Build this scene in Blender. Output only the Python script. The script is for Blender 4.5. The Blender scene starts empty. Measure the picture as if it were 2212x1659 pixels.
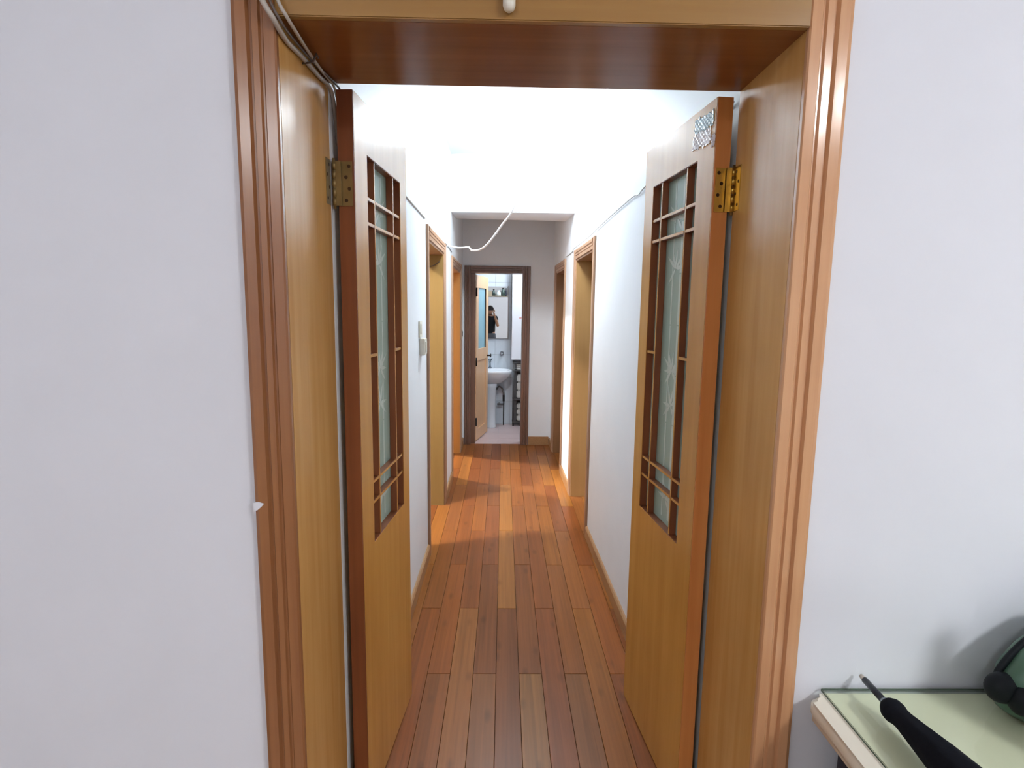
import bpy, bmesh, math, random
from mathutils import Vector, Matrix
random.seed(7)
sc = bpy.context.scene
COL = sc.collection

# ---------------------------------------------------------------- camera
EYE = 1.47
cd = bpy.data.cameras.new('camera'); cam = bpy.data.objects.new('camera', cd); COL.objects.link(cam)
cd.sensor_fit = 'HORIZONTAL'; cd.sensor_width = 36.0; cd.lens = 1200.0 / 2212.0 * 36.0
cd.clip_start = 0.005
R = [[0.9998037557160941, -0.01486433051940418, 0.013095867065707258],
     [-0.010997841312877035, 0.13336607660465416, 0.9910058209201086],
     [-0.016477182479099444, -0.9909553679602787, 0.133176428726179]]   # world -> camera
mw = Matrix(R).transposed().to_4x4(); mw.translation = Vector((0, 0, EYE))
cam.matrix_world = mw
sc.camera = cam
# ---------------------------------------------------------------- light levels
sc.view_settings.view_transform = 'Standard'
sc.view_settings.look = 'None'
sc.view_settings.gamma = 1.0
sc.view_settings.use_curve_mapping = False
sc.view_settings.exposure = 0.0
world = bpy.data.worlds.new('world'); sc.world = world; world.use_nodes = True
world.node_tree.nodes['Background'].inputs[0].default_value = (0.6, 0.7, 0.9, 1)
world.node_tree.nodes['Background'].inputs[1].default_value = 0.02
P_LIVING, P_FILL, P_HALL, P_LEFT, P_FAR, P_BATH = 128.0, 76.0, 160.0, 1000.0, 2300.0, 84.0   # emission of the lamp shades
LIVING_LAMP = (1.95, -1.25, 2.80)
FILL_LAMP = (-1.5, -2.3, 2.80)  # added fill lamp, evens out the living room light
HALL_LAMP = (0.06, 3.72, 2.70)

# ---------------------------------------------------------------- materials
def s2l(c):
    return tuple(((v / 255.0) / 12.92 if v <= 10 else (((v / 255.0) + 0.055) / 1.055) ** 2.4) for v in c)
def newmat(name):
    m = bpy.data.materials.new(name); m.use_nodes = True
    nt = m.node_tree; return m, nt, nt.nodes['Principled BSDF']
def plain(name, c, rough=0.5, metal=0.0, coat=0.0, bump=0.0, bscale=60, var=0.0, spec=0.5):
    m, nt, b = newmat(name); c = s2l(c)
    b.inputs['Base Color'].default_value = (*c, 1); b.inputs['Roughness'].default_value = rough
    b.inputs['Metallic'].default_value = metal; b.inputs['Coat Weight'].default_value = coat
    b.inputs['Specular IOR Level'].default_value = spec
    g = nt.nodes.new('ShaderNodeNewGeometry')
    n = nt.nodes.new('ShaderNodeTexNoise'); n.inputs['Scale'].default_value = bscale; n.inputs['Detail'].default_value = 4
    nt.links.new(g.outputs['Position'], n.inputs['Vector'])
    if bump:
        bp = nt.nodes.new('ShaderNodeBump'); bp.inputs['Strength'].default_value = bump; bp.inputs['Distance'].default_value = 0.01
        nt.links.new(n.outputs['Fac'], bp.inputs['Height']); nt.links.new(bp.outputs['Normal'], b.inputs['Normal'])
    if var:
        r = nt.nodes.new('ShaderNodeValToRGB')
        r.color_ramp.elements[0].position = 0.3; r.color_ramp.elements[1].position = 0.7
        r.color_ramp.elements[0].color = (*[v * (1 - var) for v in c], 1); r.color_ramp.elements[1].color = (*[min(1, v * (1 + var * .5)) for v in c], 1)
        n2 = nt.nodes.new('ShaderNodeTexNoise'); n2.inputs['Scale'].default_value = bscale * .12 + 1; n2.inputs['Detail'].default_value = 5
        nt.links.new(g.outputs['Position'], n2.inputs['Vector'])
        nt.links.new(n2.outputs['Fac'], r.inputs['Fac']); nt.links.new(r.outputs['Color'], b.inputs['Base Color'])
    return m
def wood(name, c1, c2, axis='z', rough=0.22, fine=55, stretch=1.6, coat=0.0, spec=0.5, bump=0.03):
    m, nt, b = newmat(name); c1, c2 = [(q[0], min(1, q[1] * 1.16), min(1, q[2] * 1.22)) for q in (s2l(c1), s2l(c2))]
    g = nt.nodes.new('ShaderNodeNewGeometry'); mp = nt.nodes.new('ShaderNodeMapping')
    sc_ = {'x': (stretch, fine, fine), 'y': (fine, stretch, fine), 'z': (fine, fine, stretch)}[axis]
    mp.inputs['Scale'].default_value = sc_
    nt.links.new(g.outputs['Position'], mp.inputs['Vector'])
    n = nt.nodes.new('ShaderNodeTexNoise'); n.inputs['Scale'].default_value = 1.0; n.inputs['Detail'].default_value = 5; n.inputs['Roughness'].default_value = 0.6
    nt.links.new(mp.outputs['Vector'], n.inputs['Vector'])
    n2 = nt.nodes.new('ShaderNodeTexNoise'); n2.inputs['Scale'].default_value = 2.2; n2.inputs['Detail'].default_value = 3
    nt.links.new(g.outputs['Position'], n2.inputs['Vector'])
    mx = nt.nodes.new('ShaderNodeMath'); mx.operation = 'MULTIPLY_ADD'; mx.inputs[1].default_value = 0.55
    md = nt.nodes.new('ShaderNodeMath'); md.operation = 'MULTIPLY'; md.inputs[1].default_value = 0.45
    nt.links.new(n2.outputs['Fac'], md.inputs[0]); nt.links.new(n.outputs['Fac'], mx.inputs[0]); nt.links.new(md.outputs[0], mx.inputs[2])
    r = nt.nodes.new('ShaderNodeValToRGB'); r.color_ramp.elements[0].position = 0.36; r.color_ramp.elements[1].position = 0.66
    r.color_ramp.elements[0].color = (*c1, 1); r.color_ramp.elements[1].color = (*c2, 1)
    nt.links.new(mx.outputs[0], r.inputs['Fac']); nt.links.new(r.outputs['Color'], b.inputs['Base Color'])
    b.inputs['Roughness'].default_value = rough; b.inputs['Coat Weight'].default_value = coat; b.inputs['Coat Roughness'].default_value = 0.12
    b.inputs['Specular IOR Level'].default_value = spec
    if bump:
        bp = nt.nodes.new('ShaderNodeBump'); bp.inputs['Strength'].default_value = bump; bp.inputs['Distance'].default_value = 0.004
        nt.links.new(n.outputs['Fac'], bp.inputs['Height']); nt.links.new(bp.outputs['Normal'], b.inputs['Normal'])
    return m
def emit(name, c, s):
    m = bpy.data.materials.new(name); m.use_nodes = True; nt = m.node_tree
    b = nt.nodes['Principled BSDF']; b.inputs['Base Color'].default_value = (.9, .9, .9, 1)
    b.inputs['Emission Color'].default_value = (*c, 1); b.inputs['Emission Strength'].default_value = s
    return m
def plank_material():
    m, nt, b = newmat('floor_plank_wood'); L = nt.links
    oi = nt.nodes.new('ShaderNodeObjectInfo'); g = nt.nodes.new('ShaderNodeNewGeometry')
    ofs = nt.nodes.new('ShaderNodeVectorMath'); ofs.operation = 'MULTIPLY'; ofs.inputs[1].default_value = (3.1, 7.7, 5.3)
    cmb = nt.nodes.new('ShaderNodeCombineXYZ')
    for k in range(3): L.new(oi.outputs['Random'], cmb.inputs[k])
    L.new(cmb.outputs[0], ofs.inputs[0])
    ad = nt.nodes.new('ShaderNodeVectorMath'); ad.operation = 'ADD'; L.new(g.outputs['Position'], ad.inputs[0]); L.new(ofs.outputs[0], ad.inputs[1])
    mp = nt.nodes.new('ShaderNodeMapping'); mp.inputs['Scale'].default_value = (95, 2.2, 20); L.new(ad.outputs[0], mp.inputs['Vector'])
    grain = nt.nodes.new('ShaderNodeTexNoise'); grain.inputs['Scale'].default_value = 1; grain.inputs['Detail'].default_value = 5; L.new(mp.outputs[0], grain.inputs['Vector'])
    mp2 = nt.nodes.new('ShaderNodeMapping'); mp2.inputs['Scale'].default_value = (32, .55, 1); L.new(ad.outputs[0], mp2.inputs['Vector'])
    strip = nt.nodes.new('ShaderNodeTexVoronoi'); strip.inputs['Scale'].default_value = 1; L.new(mp2.outputs[0], strip.inputs['Vector'])
    mp3 = nt.nodes.new('ShaderNodeMapping'); mp3.inputs['Scale'].default_value = (24, 9, 1); L.new(ad.outputs[0], mp3.inputs['Vector'])
    knot = nt.nodes.new('ShaderNodeTexVoronoi'); knot.inputs['Scale'].default_value = .55; L.new(mp3.outputs[0], knot.inputs['Vector'])
    kr = nt.nodes.new('ShaderNodeMapRange'); kr.inputs['From Min'].default_value = .06; kr.inputs['From Max'].default_value = .22
    kr.inputs['To Min'].default_value = .72; kr.inputs['To Max'].default_value = 1; L.new(knot.outputs['Distance'], kr.inputs['Value'])
    gr = nt.nodes.new('ShaderNodeMapRange'); gr.inputs['From Min'].default_value = .3; gr.inputs['From Max'].default_value = .7
    gr.inputs['To Min'].default_value = .86; gr.inputs['To Max'].default_value = 1.1; L.new(grain.outputs['Fac'], gr.inputs['Value'])
    sr = nt.nodes.new('ShaderNodeSeparateColor'); L.new(strip.outputs['Color'], sr.inputs[0])
    sm = nt.nodes.new('ShaderNodeMapRange'); sm.inputs['To Min'].default_value = .88; sm.inputs['To Max'].default_value = 1.08; L.new(sr.outputs[0], sm.inputs['Value'])
    m1 = nt.nodes.new('ShaderNodeMath'); m1.operation = 'MULTIPLY'; L.new(kr.outputs[0], m1.inputs[0]); L.new(gr.outputs[0], m1.inputs[1])
    m2 = nt.nodes.new('ShaderNodeMath'); m2.operation = 'MULTIPLY'; L.new(m1.outputs[0], m2.inputs[0]); L.new(sm.outputs[0], m2.inputs[1])
    mul = nt.nodes.new('ShaderNodeVectorMath'); mul.operation = 'SCALE'; L.new(oi.outputs['Color'], mul.inputs[0]); L.new(m2.outputs[0], mul.inputs['Scale'])
    L.new(mul.outputs[0], b.inputs['Base Color'])
    b.inputs['Roughness'].default_value = 0.36; b.inputs['Specular IOR Level'].default_value = .2
    bp = nt.nodes.new('ShaderNodeBump'); bp.inputs['Strength'].default_value = .06; bp.inputs['Distance'].default_value = .004
    L.new(grain.outputs['Fac'], bp.inputs['Height']); L.new(bp.outputs[0], b.inputs['Normal'])
    return m
M = dict(
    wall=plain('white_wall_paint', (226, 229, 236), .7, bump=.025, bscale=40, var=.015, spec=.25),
    roomwall=plain('bounce_cutting_room_paint', (150, 140, 128), .8, bump=.03, bscale=40, var=.03, spec=.2),  # unseen side-room walls, darkened to cut bounce light
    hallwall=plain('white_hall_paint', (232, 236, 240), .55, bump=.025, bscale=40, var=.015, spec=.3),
    ceiling=plain('white_ceiling_paint', (236, 238, 242), .8, bump=.05, spec=.2),
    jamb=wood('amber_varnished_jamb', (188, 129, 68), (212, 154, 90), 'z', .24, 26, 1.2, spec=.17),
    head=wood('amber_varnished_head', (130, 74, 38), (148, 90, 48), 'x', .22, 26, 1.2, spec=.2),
    headcas=wood('amber_head_casing', (146, 100, 54), (160, 114, 64), 'x', .25, 26, 1.2, spec=.4),
    casing_shaded=wood('shaded_varnished_casing', (136, 82, 50), (154, 98, 60), 'z', .24, 60, 1.2),  # darker copy of the casing wood, shade painted into the left side
    mahog_lit=wood('lit_red_brown_varnish', (198, 118, 64), (216, 138, 78), 'z', .3, 40, 1.4, spec=.3),  # lighter copy of the red-brown varnish, lamp light painted in
    yellowlitjamb=wood('yellow_lit_jamb', (132, 98, 56), (144, 108, 64), 'z', .3, 20, 1.2, spec=.3),  # yellow of the room lamp's light put into the jamb colour
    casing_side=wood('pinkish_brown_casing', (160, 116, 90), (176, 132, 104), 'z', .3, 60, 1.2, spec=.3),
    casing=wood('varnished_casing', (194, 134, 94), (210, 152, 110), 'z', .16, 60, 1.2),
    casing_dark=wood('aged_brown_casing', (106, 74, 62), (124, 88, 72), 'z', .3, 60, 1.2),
    leaf=wood('golden_varnished_leaf', (182, 120, 52), (206, 142, 68), 'z', .25, 20, 1.0, spec=.28),
    mahog=wood('red_brown_varnish', (116, 60, 36), (140, 76, 44), 'z', .3, 40, 1.4),
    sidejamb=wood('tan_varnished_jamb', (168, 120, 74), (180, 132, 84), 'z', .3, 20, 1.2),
    orangelitjamb=wood('orange_lit_jamb', (172, 110, 56), (186, 122, 64), 'z', .3, 20, 1.2),  # orange of the light on this jamb put into its colour
    unlitjamb=wood('brown_unlit_jamb', (136, 92, 62), (154, 106, 70), 'z', .35, 20, 1.2),  # darker jamb tone stands for the unlit doorway's shade
    base=wood('skirting_wood', (150, 104, 68), (170, 122, 82), 'y', .35, 60, 2),
    bathleaf=wood('pale_varnished_leaf', (222, 166, 122), (234, 180, 136), 'z', .35, 30, 1.2),
    underfloor=plain('dark_joint_filler', (52, 30, 20), .9),
    brass=plain('aged_brass', (190, 156, 78), .28, metal=.9, bump=.1, bscale=90, var=.2),
    brass_dull=plain('dull_brass', (150, 128, 84), .45, metal=.7, bump=.1, bscale=90, var=.25),
    screw=plain('dark_screw', (70, 50, 30), .5, metal=.6),
    black=plain('black_metal', (34, 28, 28), .5, metal=.3),
    cable=plain('grey_cable_sheath', (176, 168, 158), .5),
    cable_dark=plain('dark_cable_sheath', (92, 80, 74), .5),
    cable_white=plain('white_cable_sheath', (236, 236, 236), .4),
    wire=plain('thin_white_wire', (206, 210, 212), .5),
    plastic=plain('ivory_plastic', (226, 222, 208), .35),
    plastic_d=plain('dark_plastic', (44, 46, 46), .4),
    ceramic=plain('white_ceramic', (226, 230, 236), .12, coat=.3),
    tile=plain('white_wall_tile', (214, 222, 230), .15, var=.03, bscale=8),
    grout=plain('grey_grout', (168, 172, 178), .8),
    ftile=plain('pinkish_floor_tile', (196, 176, 176), .35, var=.06, bscale=20),
    chrome=plain('dull_chrome', (150, 156, 162), .22, metal=.9),
    mirror=plain('mirror_silver', (232, 240, 242), .01, metal=1.0),
    greyframe=plain('grey_mirror_frame', (166, 164, 164), .4),
    panelwhite=plain('white_cabinet_laminate', (240, 242, 248), .3),
    rack=plain('dark_grey_rack', (70, 68, 68), .5),
    towel=plain('off_white_cloth', (198, 196, 190), .8, bump=.3, bscale=120),
    blueglass=plain('frosted_blue_glass', (140, 184, 198), .35),
    glassedge=plain('green_glass_edge', (74, 94, 80), .15),
    cream=plain('cream_laminate', (246, 240, 222), .4, var=.02, bscale=30),
    navy=plain('dark_navy_panel', (34, 37, 50), .45),
    umb=plain('black_umbrella_cloth', (22, 24, 30), .9, bump=.1, bscale=160, spec=.1),
    umbshaft=plain('black_lacquer', (28, 32, 40), .3),
    ferrule=plain('pale_plastic_tip', (196, 184, 170), .4),
    bag=plain('dark_green_plastic', (72, 104, 84), .35, bump=.25, bscale=18, var=.25),
    bagtrim=plain('black_trim', (14, 20, 24), .5, spec=.2),
    skin=plain('skin', (196, 150, 124), .5),
    hair=plain('dark_hair', (24, 20, 20), .6, bump=.3, bscale=200),
    shirt=plain('black_cotton', (24, 28, 36), .85, bump=.2, bscale=90),
    trousers=plain('grey_trousers', (96, 104, 116), .85, bump=.2, bscale=90),
    sticker_b=plain('blue_white_sticker', (196, 222, 232), .4, coat=.1, var=.06, bscale=200),
    sticker_w=plain('peeled_paper', (236, 232, 236), .4, coat=.1, var=.06, bscale=200),
    green_d=plain('dark_green_bottle_glass', (52, 70, 66), .3),
    beige=plain('beige_shelf', (170, 156, 132), .6),
    whitetub=plain('white_tub', (206, 214, 212), .4),
    hose=plain('grey_drain_hose', (110, 106, 106), .5),
    red=plain('faded_red_print', (206, 150, 150), .5),
    plank=plank_material(),
)
def frosted(name, c, alpha):
    m, nt, b = newmat(name); b.inputs['Base Color'].default_value = (*s2l(c), 1); b.inputs['Roughness'].default_value = .3
    b.inputs['Transmission Weight'].default_value = alpha; b.inputs['IOR'].default_value = 1.2
    n = nt.nodes.new('ShaderNodeTexNoise'); n.inputs['Scale'].default_value = 300
    bp = nt.nodes.new('ShaderNodeBump'); bp.inputs['Strength'].default_value = .1
    nt.links.new(n.outputs['Fac'], bp.inputs['Height']); nt.links.new(bp.outputs[0], b.inputs['Normal'])
    return m
M['doorglass'] = frosted('frosted_green_glass', (176, 198, 186), .15)
M['etch'] = frosted('etched_pale_glass', (220, 232, 224), .05)
m, nt, b = newmat('clear_table_glass'); tr_ = nt.nodes.new('ShaderNodeBsdfTransparent'); tr_.inputs[0].default_value = (.955, .985, .94, 1)
gl_ = nt.nodes.new('ShaderNodeBsdfGlossy'); gl_.inputs['Roughness'].default_value = .06; fr_ = nt.nodes.new('ShaderNodeFresnel'); fr_.inputs[0].default_value = 1.45
mx_ = nt.nodes.new('ShaderNodeMixShader'); ge_ = nt.nodes.new('ShaderNodeNewGeometry'); sb_ = nt.nodes.new('ShaderNodeMath'); sb_.operation = 'MULTIPLY_ADD'; sb_.use_clamp = True; sb_.inputs[1].default_value = -1.0; nt.links.new(ge_.outputs['Backfacing'], sb_.inputs[0]); nt.links.new(fr_.outputs[0], sb_.inputs[2]); nt.links.new(sb_.outputs[0], mx_.inputs[0]); nt.links.new(tr_.outputs[0], mx_.inputs[1]); nt.links.new(gl_.outputs[0], mx_.inputs[2])
nt.links.new(mx_.outputs[0], nt.nodes['Material Output'].inputs['Surface']); M['tableglass'] = m

# ---------------------------------------------------------------- mesh helpers
IDF = lambda p: p
class MB:
    def __init__(s): s.bm = bmesh.new(); s.mi = 0
    def quadbox(s, p, fn=IDF):                     # eight corners: bottom 4, top 4
        v = [s.bm.verts.new(fn(q)) for q in p]
        for f in ((3, 2, 1, 0), (4, 5, 6, 7), (0, 1, 5, 4), (1, 2, 6, 5), (2, 3, 7, 6), (3, 0, 4, 7)):
            s.bm.faces.new([v[i] for i in f]).material_index = s.mi
        return s
    def box(s, x0, x1, y0, y1, z0, z1, fn=IDF, bev=0.0):
        p = [(x0, y0, z0), (x1, y0, z0), (x1, y1, z0), (x0, y1, z0), (x0, y0, z1), (x1, y0, z1), (x1, y1, z1), (x0, y1, z1)]
        if not bev: return s.quadbox(p, fn)
        t = bmesh.new(); v = [t.verts.new(q) for q in p]
        for f in ((3, 2, 1, 0), (4, 5, 6, 7), (0, 1, 5, 4), (1, 2, 6, 5), (2, 3, 7, 6), (3, 0, 4, 7)): t.faces.new([v[i] for i in f])
        bmesh.ops.bevel(t, geom=list(t.edges), offset=bev, segments=2, affect='EDGES')
        return s.merge(t, fn)
    def merge(s, t, fn=IDF):
        t.verts.index_update(); mp = [s.bm.verts.new(fn(tuple(v.co))) for v in t.verts]
        for f in t.faces:
            try: nf = s.bm.faces.new([mp[v.index] for v in f.verts]); nf.material_index = s.mi; nf.smooth = f.smooth
            except ValueError: pass
        t.free(); return s
    def prism(s, pts, axis, a, b, fn=IDF, smooth=False):   # 2-D profile extruded along an axis
        def mk(u, v, w): return {'x': (w, u, v), 'y': (u, w, v), 'z': (u, v, w)}[axis]
        A = [s.bm.verts.new(fn(mk(u, v, a))) for u, v in pts]; B = [s.bm.verts.new(fn(mk(u, v, b))) for u, v in pts]
        n = len(pts)
        for i in range(n):
            f = s.bm.faces.new((A[i], A[(i + 1) % n], B[(i + 1) % n], B[i])); f.smooth = smooth; f.material_index = s.mi
        for q in (A[::-1], B): s.bm.faces.new(q).material_index = s.mi
        return s
    def tube(s, path, r, seg=10, cap=True, fn=IDF):
        path = [Vector(p) for p in path]; n = len(path); rs = r if isinstance(r, (list, tuple)) else [r] * n
        rings = []; up = None
        for i, p in enumerate(path):
            d = (path[min(i + 1, n - 1)] - path[max(i - 1, 0)]).normalized()
            if up is None: up = d.orthogonal().normalized()
            up = (up - d * up.dot(d)); up = up.normalized() if up.length > 1e-6 else d.orthogonal().normalized()
            w = d.cross(up)
            rings.append([s.bm.verts.new(fn(tuple(p + (up * math.cos(2 * math.pi * k / seg) + w * math.sin(2 * math.pi * k / seg)) * rs[i]))) for k in range(seg)])
        for a, b in zip(rings, rings[1:]):
            for k in range(seg):
                f = s.bm.faces.new((a[k], a[(k + 1) % seg], b[(k + 1) % seg], b[k])); f.smooth = True; f.material_index = s.mi
        if cap:
            for q in (rings[0][::-1], rings[-1]): s.bm.faces.new(q).material_index = s.mi
        return s
    def lathe(s, prof, seg=24, c=(0, 0, 0), sx=1, sy=1, fn=IDF):
        rings = [[s.bm.verts.new(fn((c[0] + r * sx * math.cos(2 * math.pi * k / seg), c[1] + r * sy * math.sin(2 * math.pi * k / seg), c[2] + z))) for k in range(seg)] for r, z in prof]
        for a, b in zip(rings, rings[1:]):
            for k in range(seg):
                f = s.bm.faces.new((a[k], a[(k + 1) % seg], b[(k + 1) % seg], b[k])); f.smooth = True; f.material_index = s.mi
        s.bm.faces.new(rings[0][::-1]).material_index = s.mi; s.bm.faces.new(rings[-1]).material_index = s.mi
        return s
    def sphere(s, c, r, sx=1, sy=1, sz=1, u=20, v=14):
        t = bmesh.new(); bmesh.ops.create_uvsphere(t, u_segments=u, v_segments=v, radius=r)
        for f in t.faces: f.smooth = True
        return s.merge(t, lambda p: (c[0] + p[0] * sx, c[1] + p[1] * sy, c[2] + p[2] * sz))
    def build(s, name, mats, parent=None, origin=None):
        bmesh.ops.recalc_face_normals(s.bm, faces=s.bm.faces)
        me = bpy.data.meshes.new(name)
        xs = [v.co.x for v in s.bm.verts]; ys = [v.co.y for v in s.bm.verts]; zs = [v.co.z for v in s.bm.verts]
        o_ = Vector(origin) if origin else Vector(((min(xs) + max(xs)) / 2, (min(ys) + max(ys)) / 2, min(zs)))
        bmesh.ops.translate(s.bm, verts=s.bm.verts, vec=-o_)
        s.bm.to_mesh(me); s.bm.free()
        for mm in (mats if isinstance(mats, (list, tuple)) else [mats]): me.materials.append(M[mm] if isinstance(mm, str) else mm)
        ob = bpy.data.objects.new(name, me); COL.objects.link(ob); ob.location = o_
        if parent:
            ob.parent = parent; ob.matrix_parent_inverse = PW[parent.name].inverted(); 
        PW[ob.name] = (PW[parent.name] @ ob.matrix_parent_inverse @ Matrix.Translation(o_)) if parent else Matrix.Translation(o_)
        return ob
PW = {}
def tag(o, label=None, cat=None, group=None, kind=None):
    for k, v in (('label', label), ('category', cat), ('group', group), ('kind', kind)):
        if v: o[k] = v
    return o
def thing(name, loc, label=None, cat=None, group=None, kind=None):
    o = bpy.data.objects.new(name, None); COL.objects.link(o); o.location = loc; o.empty_display_size = .05
    PW[o.name] = Matrix.Translation(Vector(loc)); return tag(o, label, cat, group, kind)
def smooth_path(pts, n=8):
    pts = [Vector(p) for p in pts]; out = []
    for i in range(len(pts) - 1):
        p0, p1, p2, p3 = pts[max(i - 1, 0)], pts[i], pts[i + 1], pts[min(i + 2, len(pts) - 1)]
        for k in range(n):
            t = k / n
            out.append(.5 * ((2 * p1) + (p2 - p0) * t + (2 * p0 - 5 * p1 + 4 * p2 - p3) * t * t + (3 * p1 - p0 - 3 * p2 + p3) * t ** 3))
    out.append(pts[-1]); return out

# ---------------------------------------------------------------- walls, ceilings
XL = -0.435                                   # corridor face of the left wall
def xr(y): return 0.614 - 0.0156 * y          # corridor face of the right wall (it closes in a little)
FR = lambda p: (p[0] + xr(p[1]), p[1], p[2])  # local frame of the right wall, +x goes into it
FL = lambda p: (XL - p[0], p[1], p[2])        # local frame of the left wall, +x goes into it
TOP = 2.80
YB = 5.95                                     # face of the end wall
T = .245                                      # wall thickness
def S(name, mb, mat, label, cat='wall'):
    return tag(mb.build(name, mat), label, cat, kind='structure')
# wall between living room and corridor
w = MB(); w.box(-2.45, -.451, 1.147, 1.45, 0, TOP); w.box(.594, 2.55, 1.147, 1.45, 0, TOP); w.box(-.451, .594, 1.147, 1.45, 2.026, TOP)
S('wall_front', w, 'wall', 'white painted living room wall around the wide timber doorway')
w = MB(); w.box(-2.57, -2.45, -3.3, 1.45, 0, TOP); S('wall_living_left', w, 'wall', 'white side wall of the living room at far left')
w = MB(); w.box(2.55, 2.67, -3.3, 1.45, 0, TOP); S('wall_living_right', w, 'wall', 'white side wall of the living room at far right')
w = MB(); w.box(-2.57, 2.67, -3.42, -3.3, 0, TOP); S('wall_living_back', w, 'wall', 'white living room wall behind the viewer, seen in the bathroom mirror')
# corridor walls with door openings
OL = [(3.225, 4.055), (4.735, 5.575)]; OR = [(3.525, 4.275), (4.955, 5.635)]
def side_wall(F, ops, heads, y1):
    w = MB(); y = 1.4505
    for (a, b), h in zip(ops, heads):
        w.box(0, T, y, a, 0, TOP, F); w.box(0, T, a, b, h, TOP, F); y = b
    w.box(0, T, y, y1, 0, TOP, F); return w
S('wall_left', side_wall(FL, OL, (1.865, 1.835), YB + .0), 'hallwall', 'white corridor wall on the left with two doorways')
S('wall_right', side_wall(FR, OR, (1.855, 1.845), YB + .0), 'hallwall', 'white corridor wall on the right with two doorways')
w = MB(); w.box(-.68, -.364, YB, YB + .16, 0, TOP); w.box(.212, .78, YB, YB + .16, 0, TOP); w.box(-.364, .212, YB, YB + .16, 1.86, TOP)
S('wall_back', w, 'hallwall', 'white end wall of the corridor around the bathroom doorway')
w = MB(); w.box(-.68, .85, 1.4505, YB, TOP - .1, TOP + .02)
S('ceiling', w, 'ceiling', 'white corridor ceiling glowing under its lamp', 'ceiling')
w = MB(); w.box(-2.57, 2.67, -3.42, 1.45, TOP, TOP + .1)
S('ceiling_living', w, 'ceiling', 'white living room ceiling above the viewer', 'ceiling')
w = MB(); w.quadbox([(XL - .02, 4.68, 2.25), (xr(4.43) + .02, 4.43, 2.215), (xr(4.43) + .02, 5.0, 2.24), (XL - .02, 5.17, 2.275),
                     (XL - .02, 4.68, TOP - .09), (xr(4.43) + .02, 4.43, TOP - .09), (xr(4.43) + .02, 5.0, TOP - .09), (XL - .02, 5.17, TOP - .09)])
S('ceiling_beam', w, 'hallwall', 'white beam crossing the corridor below the ceiling', 'beam')
# shells of the side rooms
def room(name, x0, x1, y0, y1, open_side, label, h=TOP):
    w = MB(); t = .1
    if open_side != 'x1': w.box(x1, x1 + t, y0 - t, y1 + t, 0, h)
    if open_side != 'x0': w.box(x0 - t, x0, y0 - t, y1 + t, 0, h)
    w.box(x0, x1, y0 - t, y0, 0, h); w.box(x0, x1, y1, y1 + t, 0, h); w.box(x0 - t, x1 + t, y0 - t, y1 + t, h, h + t)
    return S(name, w, 'roomwall', label, 'wall')
room('wall_left_room', -3.3, -.681, 1.56, 4.42, 'x1', 'walls, dulled to cut bounce light, of the lit side room behind the nearer left doorway')
room('wall_far_left_room', -4.4, -.681, 4.63, 7.6, 'x1', 'walls, dulled to cut bounce light, of the lit side room behind the farther left doorway')
room('wall_right_room', .856, 3.0, 1.56, 4.55, 'x0', 'walls, dulled to cut bounce light, of the dim side room behind the nearer right doorway')
room('wall_far_right_room', .856, 3.0, 4.76, 7.0, 'x0', 'walls, dulled to cut bounce light, of the dim side room behind the farther right doorway')

# ---------------------------------------------------------------- floor of planks
fb = MB(); fb.box(-2.57, 2.67, -3.42, 1.16, -.05, -.0125); fb.box(-4.5, 3.1, 1.16, YB + .02, -.05, -.0125)
floor = tag(fb.build('floor', 'underfloor'), 'orange-brown strip wood floor running down the corridor', 'floor', kind='structure')
PAL = [(172, 108, 66), (160, 98, 62), (186, 122, 72), (148, 86, 60), (178, 112, 66), (190, 130, 78), (154, 92, 64), (168, 106, 72), (182, 116, 62)]
cache = {}
rnd = random.Random(11)
hints = [(-1, 1.2, (150, 104, 82)), (0, 1.8, (136, 86, 66)), (1, 1.8, (164, 124, 92)), (2, 1.6, (132, 88, 78)), (3, 1.7, (150, 104, 80)), (-2, 1.9, (176, 120, 84)),
         (-1, 2.3, (142, 90, 68)), (0, 2.8, (184, 130, 82)), (-1, 3.3, (150, 92, 72)), (1, 2.3, (146, 92, 68)), (2, 2.3, (140, 82, 62)), (3, 2.3, (156, 98, 66)),
         (4, 2.3, (182, 118, 66)), (5, 2.3, (180, 104, 58)), (-2, 2.3, (176, 118, 70)), (-3, 2.3, (160, 92, 56)), (-4, 2.4, (166, 94, 54)), (-1, 4.0, (198, 144, 84)), (0, 4.0, (190, 136, 82)),
         (-2, 3.6, (166, 104, 66)), (1, 3.3, (164, 104, 70)), (2, 3.6, (172, 110, 74)), (3, 2.8, (160, 100, 70)), (4, 2.8, (176, 112, 76)), (-1, 4.9, (150, 96, 72)), (5, 3.2, (160, 86, 52)), (5, 4.4, (200, 136, 70))]
def pick(k, y0, y1):
    for kk, yy, c in hints:
        if kk == k and y0 <= yy < y1: return c
    return PAL[rnd.randrange(len(PAL))]
W_ = .093
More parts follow.
